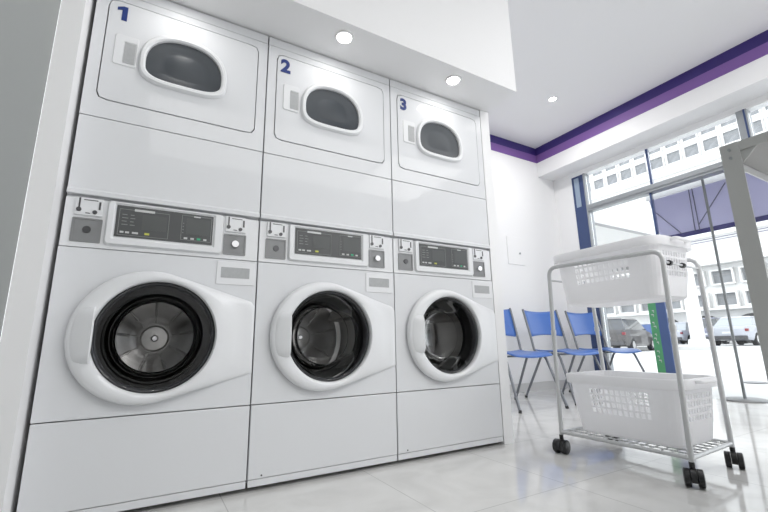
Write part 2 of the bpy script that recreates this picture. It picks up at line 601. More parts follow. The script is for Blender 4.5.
def make_washer():
    t = thing('washing_machine', '', 'washing machine')
    x0, x1 = G, W - G
    # housing shell, open at the front
    bm = open_box(x0, x1, 0.021, 0.75, 0.03, 1.108)
    obj('housing', bm, M['enamel'], t)
    for fx in (0.06, W - 0.06):
        for fy in (0.08, 0.68):
            bm = bmesh.new()
            cyl(bm, (fx, fy, 0.0), (fx, fy, 0.03), 0.022, 16)
            obj('levelling_foot', bm, M['black'], t)
    # kick panel
    kp = obj('lower_panel', B(x0, x1, 0.0, 0.02, 0.045, 0.3215), M['enamel'], t, bevel=0.003)
    obj('kick_strip', B(x0 + 0.001, x1 - 0.001, 0.003, 0.02, 0.017, 0.043), M['enamel'], kp, bevel=0.002)
    bm = bmesh.new()
    cyl(bm, (0.055, 0.0, 0.056), (0.055, -0.0015, 0.056), 0.0035, 10)
    obj('screw', bm, M['darkmetal'], kp)
    # front panel with the porthole opening
    hole_plate(x0, x1, 0.3255, 0.912, lambda a: 0.212, DC, 0.0, 0.02, M['enamel'], 'front_panel', t, bevel=0.002)
    # door ring
    ring = bmesh.new()
    lv = [(0.0, -0.0005, 0.012), (0.0, -0.010, 0.012), (0.0, -0.0105, 0.003), (0.0, -0.014, 0.0), (0.02, -0.024, 0.001), (0.09, -0.032, 0.001), (0.22, -0.037, 0.001), (0.5, -0.041, 0.001), (0.8, -0.041, 0.0), (1.0, -0.038, 0)]
    rings = [door_ring_pts(a, y, 0.207, s) for a, y, s in lv]
    for r, y in ((0.2025, -0.032), (0.2015, -0.022), (0.203, -0.010), (0.205, 0.004)):
        rings.append([(DC[0] + r * math.cos(2 * PI * k / NA), y, DC[1] + r * math.sin(2 * PI * k / NA)) for k in range(NA)])
    loft(ring, rings)
    door = obj('door', ring, M['plastic'], t, smooth=True)
    # raised grip on the left of the ring, overlapping the glass a little
    hb = bmesh.new()
    hr = []
    nz = 20
    for k in range(nz + 1):
        z = 0.508 + 0.190 * k / nz
        xo = 0.3025 - math.sqrt(max(0, 0.2415 ** 2 - (z - 0.5995) ** 2)) + 0.004
        e = 1 - 0.25 * (2 * k / nz - 1) ** 8
        xi = 0.141
        hr.append([(xo, -0.018, z), (xo + 0.004, -0.030 * e, z), (xo + 0.3 * (xi - xo), -0.046 * e, z), (xo + 0.7 * (xi - xo), -0.058 * e, z), (xi - 0.004, -0.064 * e, z),
                   (xi, -0.060 * e, z), (xi, -0.046 * e, z), (xi - 0.012, -0.036, z)])
    loft(hb, hr, True, True)
    hd = obj('door_handle', hb, M['plastic'], door, smooth=True)
    # smoked rim
    n = NA
    rb = bmesh.new()
    prof = [(0.2008, -0.012), (0.2000, -0.017), (0.196, -0.019), (0.191, -0.015), (0.187, -0.006), (0.184, 0.010)]
    loft(rb, [[(DC[0] + r * math.cos(2 * PI * k / n), y, DC[1] + r * math.sin(2 * PI * k / n)) for k in range(n)] for r, y in prof])
    obj('door_rim', rb, M['rim'], door, smooth=True)
    # glass bowl
    gb = bmesh.new()
    prof = [(0.186, -0.002), (0.178, 0.012), (0.163, 0.045), (0.150, 0.075), (0.140, 0.090), (0.134, 0.084), (0.126, 0.092), (0.10, 0.102), (0.05, 0.108), (0.004, 0.109)]
    loft(gb, [[(DC[0] + r * math.cos(2 * PI * k / n), y, DC[1] + r * math.sin(2 * PI * k / n)) for k in range(n)] for r, y in prof], cap1=True)
    obj('porthole_glass', gb, M['porthole'], door, smooth=True)
    # rubber gasket
    gk = bmesh.new()
    prof = [(0.208, 0.010), (0.212, 0.03), (0.196, 0.05), (0.176, 0.062), (0.172, 0.080), (0.190, 0.090), (0.262, 0.095)]
    loft(gk, [[(DC[0] + r * math.cos(2 * PI * k / n), y, DC[1] + r * math.sin(2 * PI * k / n)) for k in range(n)] for r, y in prof])
    obj('door_gasket', gk, M['gasket'], t, smooth=True)
    # drum
    db = bmesh.new()
    prof = [(0.196, 0.098), (0.212, 0.102), (0.250, 0.125), (0.262, 0.15), (0.262, 0.46)]
    loft(db, [[(DC[0] + r * math.cos(2 * PI * k / n), y, DC[1] + r * math.sin(2 * PI * k / n)) for k in range(n)] for r, y in prof])
    drum = obj('drum', db, M['drum'], t, smooth=True)
    bb = bmesh.new()
    prof = [(0.262, 0.46), (0.24, 0.468), (0.20, 0.455), (0.12, 0.445), (0.10, 0.43), (0.06, 0.425), (0.052, 0.415), (0.003, 0.41)]
    loft(bb, [[(DC[0] + r * math.cos(2 * PI * k / n), y, DC[1] + r * math.sin(2 * PI * k / n)) for k in range(n)] for r, y in prof], cap1=True)
    for k in range(9):
        a = 2 * PI * k / 9 + 0.2
        p0 = (DC[0] + 0.07 * math.cos(a), 0.43, DC[1] + 0.07 * math.sin(a))
        p1 = (DC[0] + 0.22 * math.cos(a), 0.46, DC[1] + 0.22 * math.sin(a))
        cyl(bb, p0, p1, 0.006, 8)
    obj('drum_back', bb, M['drumback'], drum, smooth=True)
    for k in range(3):
        a = 2 * PI * k / 3 + 0.5
        fb = bmesh.new()
        rr = []
        for y in (0.16, 0.45):
            ring_ = []
            for da, r in ((-0.16, 0.261), (-0.07, 0.215), (0, 0.205), (0.07, 0.215), (0.16, 0.261)):
                ring_.append((DC[0] + r * math.cos(a + da), y, DC[1] + r * math.sin(a + da)))
            rr.append(ring_)
        loft(fb, rr, True, True)
        obj('drum_lifter', fb, M['drumback'], drum, smooth=True)
    bm = bmesh.new()
    cyl(bm, (DC[0], 0.409, DC[1]), (DC[0], 0.398, DC[1]), 0.016, 20, 0.010)
    obj('drum_bolt', bm, M['chrome'], drum, smooth=True)
    # label plate
    lp = obj('information_plate', B(0.5265, 0.679, -0.003, -0.0002, 0.807, 0.902), M['plastic'], t, bevel=0.001)
    obj('printed_field', B(0.543, 0.657, -0.004, -0.0031, 0.835, 0.879), M['label'], lp)
    # control fascia
    cf = obj('control_fascia', B(x0, x1, 0.004, 0.02, 0.9155, 1.100), M['plastic'], t, bevel=0.002)
    bez = bmesh.new()
    o1 = rrect(0.130, 0.543, 0.930, 1.103, 0.012)
    o2 = rrect(0.136, 0.537, 0.936, 1.098, 0.012)
    o3 = rrect(0.152, 0.509, 0.953, 1.094, 0.006)
    o4 = rrect(0.158, 0.503, 0.961, 1.089, 0.004)
    loft(bez, [[(x, 0.0035, z) for x, z in o1], [(x, -0.010, z) for x, z in o2], [(x, -0.010, z) for x, z in o3], [(x, -0.004, z) for x, z in o4]], cap1=True)
    obj('control_bezel', bez, M['plastic'], cf)
    dp = obj('display_panel', B(0.161, 0.500, -0.0065, -0.0045, 0.965, 1.087), M['panel'], cf)
    # printed outlines, text rows and buttons of the two displays
    pb = bmesh.new()
    rframe(pb, 0.170, 0.338, 0.972, 1.074, 0.0016, -0.0075, -0.0064)
    rframe(pb, 0.382, 0.494, 0.976, 1.079, 0.0016, -0.0075, -0.0064)
    for row in range(4):
        z = 1.012 + row * 0.013
        for a, wd in ((0.180, 0.020), (0.207, 0.016)):
            bx(pb, a, a + wd - 0.004 * (row % 2), -0.0072, -0.0064, z, z + 0.0028)
        bx(pb, 0.387, 0.391, -0.0072, -0.0064, z - 0.008, z - 0.005)
    paint_on(dp, pb, M['greyprint'])
    pb = bmesh.new()
    bx(pb, 0.218, 0.286, -0.0078, -0.0064, 1.069, 1.078)
    bx(pb, 0.425, 0.450, -0.0078, -0.0064, 1.074, 1.079)
    paint_on(dp, pb, M['print'])
    for k, (a, wd) in enumerate(((0.178, 0.012), (0.195, 0.013), (0.217, 0.020), (0.394, 0.013), (0.418, 0.013), (0.466, 0.012))):
        obj('button', B(a, a + wd, -0.0085, -0.0066, 0.980, 0.987), M['print'], dp)
    obj('yellow_button', B(0.258, 0.274, -0.0088, -0.0066, 0.980, 0.988), M['yellow'], dp)
    obj('green_button', B(0.442, 0.455, -0.0088, -0.0066, 0.980, 0.988), M['green'], dp)
    obj('screen_window', B(0.246, 0.330, -0.0074, -0.0066, 1.000, 1.060), M['panelin'], dp)
    obj('screen_window', B(0.400, 0.488, -0.0074, -0.0066, 1.000, 1.068), M['panelin'], dp)
    # coin boxes on both sides
    for ox, locky in ((0.0305, False), (0.5455, True)):
        cb = bmesh.new()
        a, b_ = ox, ox + 0.0905
        o1 = rrect(a, b_, 0.934, 1.024, 0.003, 2)
        o2 = rrect(a + 0.006, b_ - 0.006, 0.940, 1.018, 0.002, 2)
        loft(cb, [[(x, 0.0035, z) for x, z in o1], [(x, 0.0, z) for x, z in o1], [(x, 0.0, z) for x, z in o2], [(x, 0.0025, z) for x, z in o2]], cap1=True)
        cx, cz = (a + b_) / 2 + 0.001, 0.981
        cbo = obj('coin_box_door', cb, M['coin'], cf)
        lk = bmesh.new()
        if locky:
            cyl(lk, (cx, 0.0025, cz), (cx, -0.010, cz), 0.018, 24, 0.014)
        else:
            cyl(lk, (cx, 0.0025, cz), (cx, -0.0015, cz), 0.013, 24)
        obj('lock', lk, M['chrome'] if locky else M['darkmetal'], cbo, smooth=True)
        # coin slot plate
        sp = obj('coin_slot_plate', B(a + 0.004, b_ - 0.004, -0.0035, 0.0035, 1.034, 1.100), M['plastic'], cf)
        sl = bmesh.new()
        bx(sl, a + 0.013, a + 0.018, -0.0058, -0.0036, 1.052, 1.098)
        cyl(sl, (a + 0.0155, -0.0036, 1.053), (a + 0.0155, -0.0075, 1.053), 0.008, 16)
        obj('coin_slot', sl, M['darkmetal'], sp)
        sl = bmesh.new()
        bx(sl, a + 0.074, a + 0.080, -0.0055, -0.0036, 1.058, 1.088)
        cyl(sl, (a + 0.064, -0.0036, 1.047), (a + 0.064, -0.0075, 1.047), 0.0075, 16)
        obj('coin_return', sl, M['darkmetal'], sp)
        sl = bmesh.new()
        bx(sl, a + 0.027, a + 0.070, -0.0045, -0.0036, 1.090, 1.093)
        bx(sl, a + 0.036, a + 0.050, -0.0045, -0.0036, 1.040, 1.0435)
        paint_on(sp, sl, M['darkmetal'])
    return t


def dwin(cx, cz, hw, zb, zt, rc=0.07, n=72):
    """arched window outline: flat bottom with round corners, bulging top"""
    o = []
    for k in range(n):
        a = 2 * PI * k / n
        ca, sa = math.cos(a), math.sin(a)
        if sa >= 0:
            e = 2.3
            x = hw * math.copysign(abs(ca) ** (2 / e), ca)
            z = (zt - cz) * abs(sa) ** (2 / e)
        else:
            e = 3.8
            x = hw * (1 - 0.03 * abs(sa)) * math.copysign(abs(ca) ** (2 / e), ca)
            z = -(cz - zb) * abs(sa) ** (2 / e)
        o.append((cx + x, cz + z))
    return o


def make_dryer(number):
    t = thing('tumble_dryer', '', 'tumble dryer')
    x0, x1 = G, W - G
    bm = open_box(x0, x1, 0.021, 0.75, 1.109, 2.052)
    obj('housing', bm, M['enamel'], t)
    # middle blank panel with a folded lower lip
    bm = bmesh.new()
    prof = [(0.02, 1.4275), (0.0, 1.4275), (0.0, 1.136), (-0.006, 1.128), (-0.006, 1.112), (0.02, 1.112)]
    vs = []
    loft(bm, [[(x0, y, z) for y, z in prof], [(x1, y, z) for y, z in prof]], True, True)
    obj('lower_panel', bm, M['enamel'], t, bevel=0.002)
    obj('top_strip', B(x0, x1, 0.002, 0.02, 2.0052, 2.050), M['enamel'], t, bevel=0.002)
    c = (0.341, 1.735)
    dout = rrect(0.0435, 0.6465, 1.5065, 1.9685, 0.028, 6)
    dh = lambda a: ray_poly(dout, c, a) + 0.0
    hole_plate(x0, x1, 1.4305, 2.0020, lambda a: ray_poly(dout, c, a), c, 0.0, 0.02, M['enamel'], 'front_panel', t, bevel=0.0015)
    din = rrect(0.0475, 0.6425, 1.5105, 1.9645, 0.025, 6)
    wo = dwin(0.341, 1.722, 0.172, 1.620, 1.880)
    wi = dwin(0.341, 1.722, 0.147, 1.648, 1.852)
    door = hole_plate(0, 0, 0, 0, lambda a: ray_poly(wi, c, a), c, -0.002, 0.02, M['enamel'], 'door', t, bevel=0.001, outline=din)
    hole_plate(0.040, 0.650, 1.503, 1.972, lambda a: ray_poly(wo, c, a), c, 0.0205, 0.0212, M['darkgap'], 'door_seal', t)
    wf_ = bmesh.new()
    def ln(o, y):
        return [(x, y, z) for x, z in o]
    def lerp(a, b_, s):
        return [(p[0] * (1 - s) + q[0] * s, p[1] * (1 - s) + q[1] * s) for p, q in zip(a, b_)]
    loft(wf_, [ln(wo, -0.0022), ln(lerp(wo, wi, 0.08), -0.012), ln(lerp(wo, wi, 0.3), -0.018), ln(lerp(wo, wi, 0.7), -0.018), ln(lerp(wo, wi, 0.95), -0.012), ln(wi, 0.004)])
    obj('window_frame', wf_, M['plastic'], door, smooth=True)
    gl = bmesh.new()
    cxz = [(0.341, 1.74)] * len(wi)
    loft(gl, [ln(wi, -0.002), ln(lerp(wi, cxz, 0.12), 0.0), ln(lerp(wi, cxz, 0.34), 0.0025), ln(lerp(wi, cxz, 0.42), 0.0045), ln(lerp(wi, cxz, 0.50), 0.003), ln(lerp(wi, cxz, 0.97), 0.001)], cap1=True)
    obj('window_glass', gl, M['dryglass'], door, smooth=True)
    # drum
    n = 64
    dc = (0.341, 1.745)
    db = bmesh.new()
    prof = [(0.22, 0.04), (0.27, 0.06), (0.285, 0.10), (0.285, 0.5), (0.20, 0.52), (0.004, 0.525)]
    loft(db, [[(dc[0] + r * math.cos(2 * PI * k / n), y, dc[1] + r * math.sin(2 * PI * k / n)) for k in range(n)] for r, y in prof], cap1=True)
    obj('drum', db, M['dryinner'], t, smooth=True)
    # handle plate
    hp = bmesh.new()
    h1 = rrect(0.080, 0.163, 1.672, 1.812, 0.008, 3)
    h2 = rrect(0.083, 0.162, 1.675, 1.809, 0.008, 3)
    h3 = rrect(0.112, 0.158, 1.682, 1.784, 0.005, 3)
    h4 = rrect(0.114, 0.156, 1.684, 1.782, 0.004, 3)
    loft(hp, [ln(h1, -0.0022), ln(h2, -0.006), ln(h3, -0.006), ln(h4, -0.0034)], cap1=True)
    obj('door_handle', hp, M['plastic'], door)
    gi = obj('handle_grip', B(0.1155, 0.1545, -0.0050, -0.0036, 1.686, 1.780), M['label'], hp_parent(door))
    if number == '1':
        nb = text_one(0.077, -0.0035, 1.878, 0.066, t)
    else:
        text_part(number, 0.094, 0.064, -0.0035, 1.877, M['blueink'], t, bold=0.0040)
    return t


def hp_parent(door):
    return [c for c in door.children if c.name.startswith('door_handle')][-1]


def text_one(x, y, z, h, parent):
    # bold 1 with a slanted flag
    pts = [(x + 0.015, z), (x + 0.034, z), (x + 0.034, z + h), (x + 0.019, z + h), (x - 0.002, z + h - 0.010), (x - 0.002, z + h - 0.024), (x + 0.015, z + h - 0.018)]
    bm = bmesh.new()
    loft(bm, [[(a, y + 0.001, b_) for a, b_ in pts], [(a, y - 0.0005, b_) for a, b_ in pts]], True, True)
    return obj('number', bm, M['blueink'], parent)


wash = make_washer()
ordinal = ['leftmost white front-loading washing machine, standing below the dryer numbered 1',
           'middle white front-loading washing machine, standing below the dryer numbered 2',
           'rightmost white front-loading washing machine, standing below the dryer numbered 3']
for i in range(3):
    o = wash if i == 0 else copy_tree(wash)
    o.location = (i * W, 0, 0)
    tag(o, ordinal[i], 'washing machine', 'washing machines in the lower row')
for i in range(3):
    o = make_dryer(str(i + 1))
    o.location = (i * W, 0, 0)
    tag(o, 'white wall-stacked tumble dryer with a blue number %d and dark arched window' % (i + 1), 'tumble dryer', 'tumble dryers in the upper row')


# ---------------- laundry trolley ----------------
NL, NR, BR, BL = Vector((2.185, -0.286, 0)), Vector((2.182, -0.872, 0)), Vector((2.592, -0.850, 0)), Vector((2.650, -0.272, 0))
NLt, NRt, BRt, BLt = Vector((2.222, -0.286, 0.955)), Vector((2.222, -0.872, 0.935)), Vector((2.588, -0.850, 0.935)), Vector((2.600, -0.272, 0.955))
trol = thing('laundry_trolley', 'silver tube laundry trolley on four black castors, carrying two white baskets', 'trolley', (2.4, -0.57, 0))
TO = Vector((2.4, -0.57, 0))


def tp(o):
    o.location = -TO
    o.parent = trol
    return o


def at_z(a, b_, z):
    return a + (b_ - a) * (z / b_.z)


ZB = 0.085
for nm, (a, at, b_, bt) in (('front_frame', (NL, NLt, NR, NRt)), ('rear_frame', (BL, BLt, BR, BRt))):
    pts = fillet([at_z(a, at, ZB), at, bt, at_z(b_, bt, ZB)], 0.05, 8)
    tp(obj(nm, T(pts, 0.0105, 12), M['tube'], smooth=True))
for a, at, z in ((NL, NLt, 0.60), (NR, NRt, 0.60), (BL, BLt, 0.62), (BR, BRt, 0.60)):
    p = at_z(a, at, z)
    d = (at - a).normalized()
    tp(obj('leg_joint', T([p - d * 0.012, p + d * 0.012], 0.0135, 12), M['tube'], smooth=True))
sh = fillet([at_z(NL, NLt, 0.10), at_z(NR, NRt, 0.10), at_z(BR, BRt, 0.10), at_z(BL, BLt, 0.10), at_z(NL, NLt, 0.10)], 0.0001, 1)
bm = bmesh.new()
zz = 0.10
cs = [at_z(NL, NLt, zz), at_z(NR, NRt, zz), at_z(BR, BRt, zz), at_z(BL, BLt, zz)]
for i in range(4):
    cyl(bm, cs[i], cs[(i + 1) % 4], 0.0085, 12)
tp(obj('shelf_frame', bm, M['tube'], smooth=True))
bm = bmesh.new()
for k in range(1, 14):
    s = k / 14
    cyl(bm, cs[0].lerp(cs[1], s), cs[3].lerp(cs[2], s), 0.0030, 6)
for k in range(1, 8):
    s = k / 8
    cyl(bm, cs[0].lerp(cs[3], s) + Vector((0, 0, 0.003)), cs[1].lerp(cs[2], s) + Vector((0, 0, 0.003)), 0.0030, 6)
tp(obj('shelf_grid', bm, M['tube'], smooth=True))
for a, at, b_, bt in ((NR, NRt, BR, BRt), (NL, NLt, BL, BLt)):
    p0, p1 = at_z(a, at, 0.885), at_z(b_, bt, 0.885)
    cb = tp(obj('crossbar', T([p0, p1], 0.0055, 10), M['tube'], smooth=True))
    for s in ((0.16, 0.52) if a is NR else ()):
        q = p0.lerp(p1, s)
        d = (p1 - p0).normalized() * 0.008
        k_ = obj('stop_ring', T([q - d, q + d], 0.012, 14), M['black'], cb, smooth=True)
# castors
for P_, ang in ((NL, 95), (NR, 118), (BR, 112), (BL, 60)):
    a = R(ang)
    ct = bmesh.new()
    dx, dy = math.cos(a), math.sin(a)
    ax = Vector((dx, dy, 0))
    fw = Vector((-dy, dx, 0))
    c0 = Vector((P_.x, P_.y, 0.033)) + fw * 0.008
    # hood
    hd = bmesh.new()
    cyl(hd, Vector((P_.x, P_.y, 0.060)), Vector((P_.x, P_.y, 0.088)), 0.010, 14)
    prof = []
    for sx in (-0.010, 0.010):
        ring_ = []
        for k in range(13):
            t_ = R(-20 + 200 * k / 12)
            ring_.append(c0 + ax * sx + fw * math.cos(t_) * 0.034 + Vector((0, 0, math.sin(t_) * 0.034)))
        ring_.append(c0 + ax * sx)
        prof.append(ring_)
    loft(hd, prof, True, True)
    ca = tp(obj('castor', hd, M['black'], smooth=True))
    for s in (-1, 1):
        wb_ = bmesh.new()
        p0 = c0 + ax * (s * 0.0105)
        p1 = c0 + ax * (s * 0.0330)
        tube(wb_, [p0, p0 + ax * s * 0.002, p1 - ax * s * 0.003, p1], [0.029, 0.033, 0.033, 0.027], 28)
        obj('wheel', wb_, M['black'], ca, smooth=True)


# ---------------- baskets ----------------
def make_basket(L0, W0, L1, W1, H, hole_lv, label, name='laundry_basket'):
    """L along y, W along x. bottom (L0,W0), top (L1,W1). perforated walls."""
    t = thing(name, label, 'laundry basket')
    bm = bmesh.new()
    nl, nw, nc = 15, 9, 5      # hole columns on the long, short side, corner segments
    def loop(l, w_, z, rc):
        pts = []
        hl, hw = l / 2 - rc, w_ / 2 - rc
        def side(p, q, n):
            # alternating rib / hole, ribs are narrow
            tot = n * 1.0 + (n + 1) * 0.55
            s = 0
            o = []
            for i in range(n):
                o.append(s / tot); s += 0.55
                o.append(s / tot); s += 1.0
            o.append(s / tot)
            return [(p[0] + (q[0] - p[0]) * u, p[1] + (q[1] - p[1]) * u) for u in o]
        cor = lambda cx, cy, a0: [(cx + rc * math.cos(R(a0 + 90 * k / nc)), cy + rc * math.sin(R(a0 + 90 * k / nc))) for k in range(nc)]
        pts += cor(hw, hl, 0)
        pts += side((hw, hl + rc), (-hw, hl + rc), nw)
        pts += cor(-hw, hl, 90)
        pts += side((-hw - rc, hl), (-hw - rc, -hl), nl)
        pts += cor(-hw, -hl, 180)
        pts += side((-hw, -hl - rc), (hw, -hl - rc), nw)
        pts += cor(hw, -hl, 270)
        pts += side((hw + rc, -hl), (hw + rc, hl), nl)
        return [(x, y, z) for x, y in pts]
    # mark columns which are holes
    kinds = []
    for n in (nw, nl, nw, nl):
        kinds += [('c', 0)] * nc
        for i in range(n):
            kinds += [('rib', 0), ('hole' if (n == nw or 2 <= i <= n - 3) else 'rib', n)]
        kinds += [('rib', 0)]
    zs = [0.0, 0.012]
    rows = []
    for z0, z1 in hole_lv:
        rows.append(len(zs) + 0)
        zs += [z0, z1]
    zs.append(H)
    rings = []
    for z in zs:
        s = z / H
        s2 = s ** 0.8
        rings.append(loop(L0 + (L1 - L0) * s2, W0 + (W1 - W0) * s2, z, 0.05 + 0.015 * s))
    # rounded foot
    foot = loop(L0 - 0.03, W0 - 0.03, 0.0, 0.04)
    rings = [foot] + [loop(L0, W0, 0.012, 0.05)] + rings[2:]
    vs = [[bm.verts.new(p) for p in r] for r in rings]
    n = len(vs[0])
    for i in range(len(vs) - 1):
        ishole = (i in rows)
        for k in range(n):
            if ishole and kinds[k][0] == 'hole':
                continue
            bm.faces.new((vs[i][k], vs[i][(k + 1) % n], vs[i + 1][(k + 1) % n], vs[i + 1][k]))
    bm.faces.new(vs[0][::-1])
    body = obj('basket_body', bm, M['basket'], t)
    so = body.modifiers.new('so', 'SOLIDIFY')
    so.thickness = 0.003
    so.offset = -1
    # rim
    rb = bmesh.new()
    prof = [(0.000, H - 0.030, 0), (0.013, H - 0.042, 1), (0.017, H - 0.040, 1), (0.019, H - 0.004, 1), (0.015, H + 0.002, 1), (0.002, H + 0.002, 1), (-0.003, H - 0.004, 1)]
    lp = []
    for off, z, _ in prof:
        lp.append(loop(L1 + 2 * off, W1 + 2 * off, z, 0.065 + off))
    loft(rb, lp)
    obj('rim', rb, M['basket'], t, smooth=True)
    # handles in both ends
    for s in (-1, 1):
        hb = bmesh.new()
        yy = s * (L1 / 2 + 0.012)
        pts = fillet([(-0.065, yy, H - 0.012), (-0.065, yy + s * 0.028, H - 0.010), (0.065, yy + s * 0.028, H - 0.010), (0.065, yy, H - 0.012)], 0.018, 5)
        tube(hb, pts, 0.008, 10)
        obj('handle', hb, M['basket'], t, smooth=True)
    return t


lv = [(0.105 + k * 0.030, 0.105 + k * 0.030 + 0.021) for k in range(4)]
b1 = make_basket(0.475, 0.300, 0.535, 0.350, 0.278, lv, 'lower white perforated laundry basket, standing on the trolley shelf')
b1.location = (2.400, -0.580, 0.1085)
b2 = copy_tree(b1)
b2['label'] = 'upper white perforated laundry basket, hanging at the top of the trolley'
b2.location = (2.405, -0.575, 0.737)
for b_ in (b1, b2):
    b_['group'] = 'laundry baskets on the trolley'


# ---------------- chairs ----------------
def make_chair():
    t = thing('stacking_chair', '', 'chair')
    hw = 0.225
    # seat: slightly dished, waterfall front; faces -y
    bm = bmesh.new()
    nx, ny = 12, 12
    grid = []
    for j in range(ny + 1):
        row = []
        v = j / ny
        y = 0.20 - 0.43 * v
        for i in range(nx + 1):
            u = i / nx * 2 - 1
            wx = hw * (1 - 0.10 * max(0, v - 0.75) / 0.25 * 0.6 - (0.05 if j in (0, ny) else 0))
            z = 0.452 + 0.014 * u * u - 0.026 * max(0, (v - 0.72) / 0.28) ** 2 + 0.012 * max(0, (0.2 - v) / 0.2)
            row.append(bm.verts.new((u * wx, y, z)))
        grid.append(row)
    for j in range(ny):
        for i in range(nx):
            bm.faces.new((grid[j][i], grid[j][i + 1], grid[j + 1][i + 1], grid[j + 1][i]))
    se = obj('seat', bm, M['chairblue'], t, smooth=True)
    so = se.modifiers.new('so', 'SOLIDIFY'); so.thickness = 0.010; so.offset = -1
    # backrest
    bm = bmesh.new()
    grid = []
    for j in range(9):
        v = j / 8
        z = 0.600 + 0.275 * v
        row = []
        for i in range(13):
            u = i / 12 * 2 - 1
            wx = 0.215 + 0.008 * v
            zc = z + (0.018 * (1 - u * u) if j == 0 else 0) - (0.016 * (1 - u * u) * v ** 3)
            if j == 8 or j == 0:
                wx -= 0.006
            row.append(bm.verts.new((u * wx, 0.232 + 0.075 * v + 0.024 * (1 - u * u), zc)))
        grid.append(row)
    for j in range(8):
        for i in range(12):
            bm.faces.new((grid[j][i], grid[j][i + 1], grid[j + 1][i + 1], grid[j + 1][i]))
    bk = obj('backrest', bm, M['chairblue'], t, smooth=True)
    so = bk.modifiers.new('so', 'SOLIDIFY'); so.thickness = 0.009; so.offset = -1
    for s in (-1, 1):
        x = s * 0.226
        pts = fillet([(x * 0.93, -0.10, 0.432), (x, 0.185, 0.440), (x, 0.222, 0.60), (x * 1.01, 0.303, 0.885)], 0.05, 6)
        obj('back_post', T(pts, 0.0115, 10), M['chairleg'], t, smooth=True)
        lg = obj('leg', T(fillet([(x * 0.90, -0.01, 0.436), (x * 0.97, -0.12, 0.428), (x * 1.10, -0.285, 0.010)], 0.04, 6), 0.0115, 10), M['chairleg'], t, smooth=True)
        ft = bmesh.new(); cyl(ft, (x * 1.10, -0.285, 0.0), (x * 1.08, -0.282, 0.022), 0.0140, 12)
        obj('foot_cap', ft, M['black'], lg)
        lg = obj('leg', T(fillet([(x * 0.90, -0.03, 0.436), (x * 0.97, 0.10, 0.428), (x * 1.08, 0.345, 0.010)], 0.04, 6), 0.0115, 10), M['chairleg'], t, smooth=True)
        ft = bmesh.new(); cyl(ft, (x * 1.08, 0.345, 0.0), (x * 1.08, 0.342, 0.022), 0.0140, 12)
        obj('foot_cap', ft, M['black'], lg)
    obj('under_frame', T([(-0.205, -0.045, 0.428), (0.205, -0.045, 0.428)], 0.008, 8), M['chairleg'], t, smooth=True)
    return t


ch = make_chair()
for i, (x, lab) in enumerate(((3.195, 'blue plastic stacking chair at the back wall, leftmost and mostly hidden by the washing machines'),
                              (3.895, 'blue plastic stacking chair at the back wall, the middle one of three'),
                              (4.585, 'blue plastic stacking chair at the back wall, nearest the blue window frame'))):
    o = ch if i == 0 else copy_tree(ch)
    o.location = (x, 0.90, 0)
    o.rotation_euler = (0, 0, R(-7))
    tag(o, lab, 'chair', 'blue chairs along the back wall')


# ---------------- grey work table ----------------
tx, ty, tz = 1.323, -1.4355, 0.95
tab = thing('work_table', 'grey metal work table with angle-section legs, cropped at the right edge', 'table', (tx, ty, 0))
TX1, TY1 = 1.7, -0.95   # extents from the corner: +x, -y
obj('tabletop', B(0.004, TX1, TY1, -0.004, tz - 0.018, tz), M['tabletop'], tab)
ap_h = 0.0
obj('apron', B(0, 0.003, TY1, 0, tz - 0.018 - ap_h, tz + 0.001), M['tablemetal'], tab)
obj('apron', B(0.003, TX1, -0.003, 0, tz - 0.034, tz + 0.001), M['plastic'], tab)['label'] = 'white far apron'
obj('apron', B(0.003, TX1, TY1, TY1 + 0.003, tz - 0.018 - ap_h, tz + 0.001), M['tablemetal'], tab)
for cx, cy, sx, sy in ((0, 0, 1, -1), (0, TY1, 1, 1), (TX1, 0, -1, -1), (TX1, TY1, -1, 1)):
    bm = bmesh.new()
    th = 0.003
    L_ = [(-0.002, 0.002), (0.024, 0.002), (0.024, -0.001), (0.001, -0.001), (0.001, -0.030), (-0.002, -0.030)]
    L_ = [(cx + a * sx, cy - b_ * sy) for a, b_ in L_]
    loft(bm, [[(a, b_, 0) for a, b_ in L_], [(a, b_, tz + 0.0015) for a, b_ in L_]], True, True)
    lg = obj('leg', bm, M['tablemetal'], tab)
    for zz in (tz - 0.012, tz - 0.03):
        sc = bmesh.new()
        cyl(sc, (cx - 0.002 * sx, cy + 0.014 * sy, zz), (cx - 0.005 * sx, cy + 0.014 * sy, zz), 0.003, 10)
        obj('bolt', sc, M['framegrey'], lg)
bm = bmesh.new()
loft(bm, [[(0.003, -0.030, tz - 0.019), (0.003, -0.055, tz - 0.019), (0.003, -0.030, tz - 0.045)], [(0.006, -0.030, tz - 0.019), (0.006, -0.055, tz - 0.019), (0.006, -0.030, tz - 0.045)]], True, True)
obj('gusset', bm, M['tablemetal'], tab)


# ---------------- outside ----------------
struct('ground_street', B(XW + 0.061, 120, -60, 110, -0.10, -0.001), M['ground'])
struct('ground_parking', B(23.0, 119, -59, 109, -0.001, 0.17), M['ground'])

# pole with round base under the awning
pole = thing('awning_pole', 'thin steel pole on a round base plate, just outside the glass', 'pole', (5.052, -0.035, 0))
bm = bmesh.new(); cyl(bm, (0, 0, 0.012), (0, 0, 2.16), 0.012, 14)
obj('pole_tube', bm, M['coin'], pole, smooth=True)
bm = bmesh.new(); tube(bm, [(0, 0, 0.0), (0, 0, 0.003), (0, 0, 0.010), (0, 0, 0.016)], [0.165, 0.17, 0.165, 0.14], 36)
obj('base_plate', bm, M['coin'], pole, smooth=True)

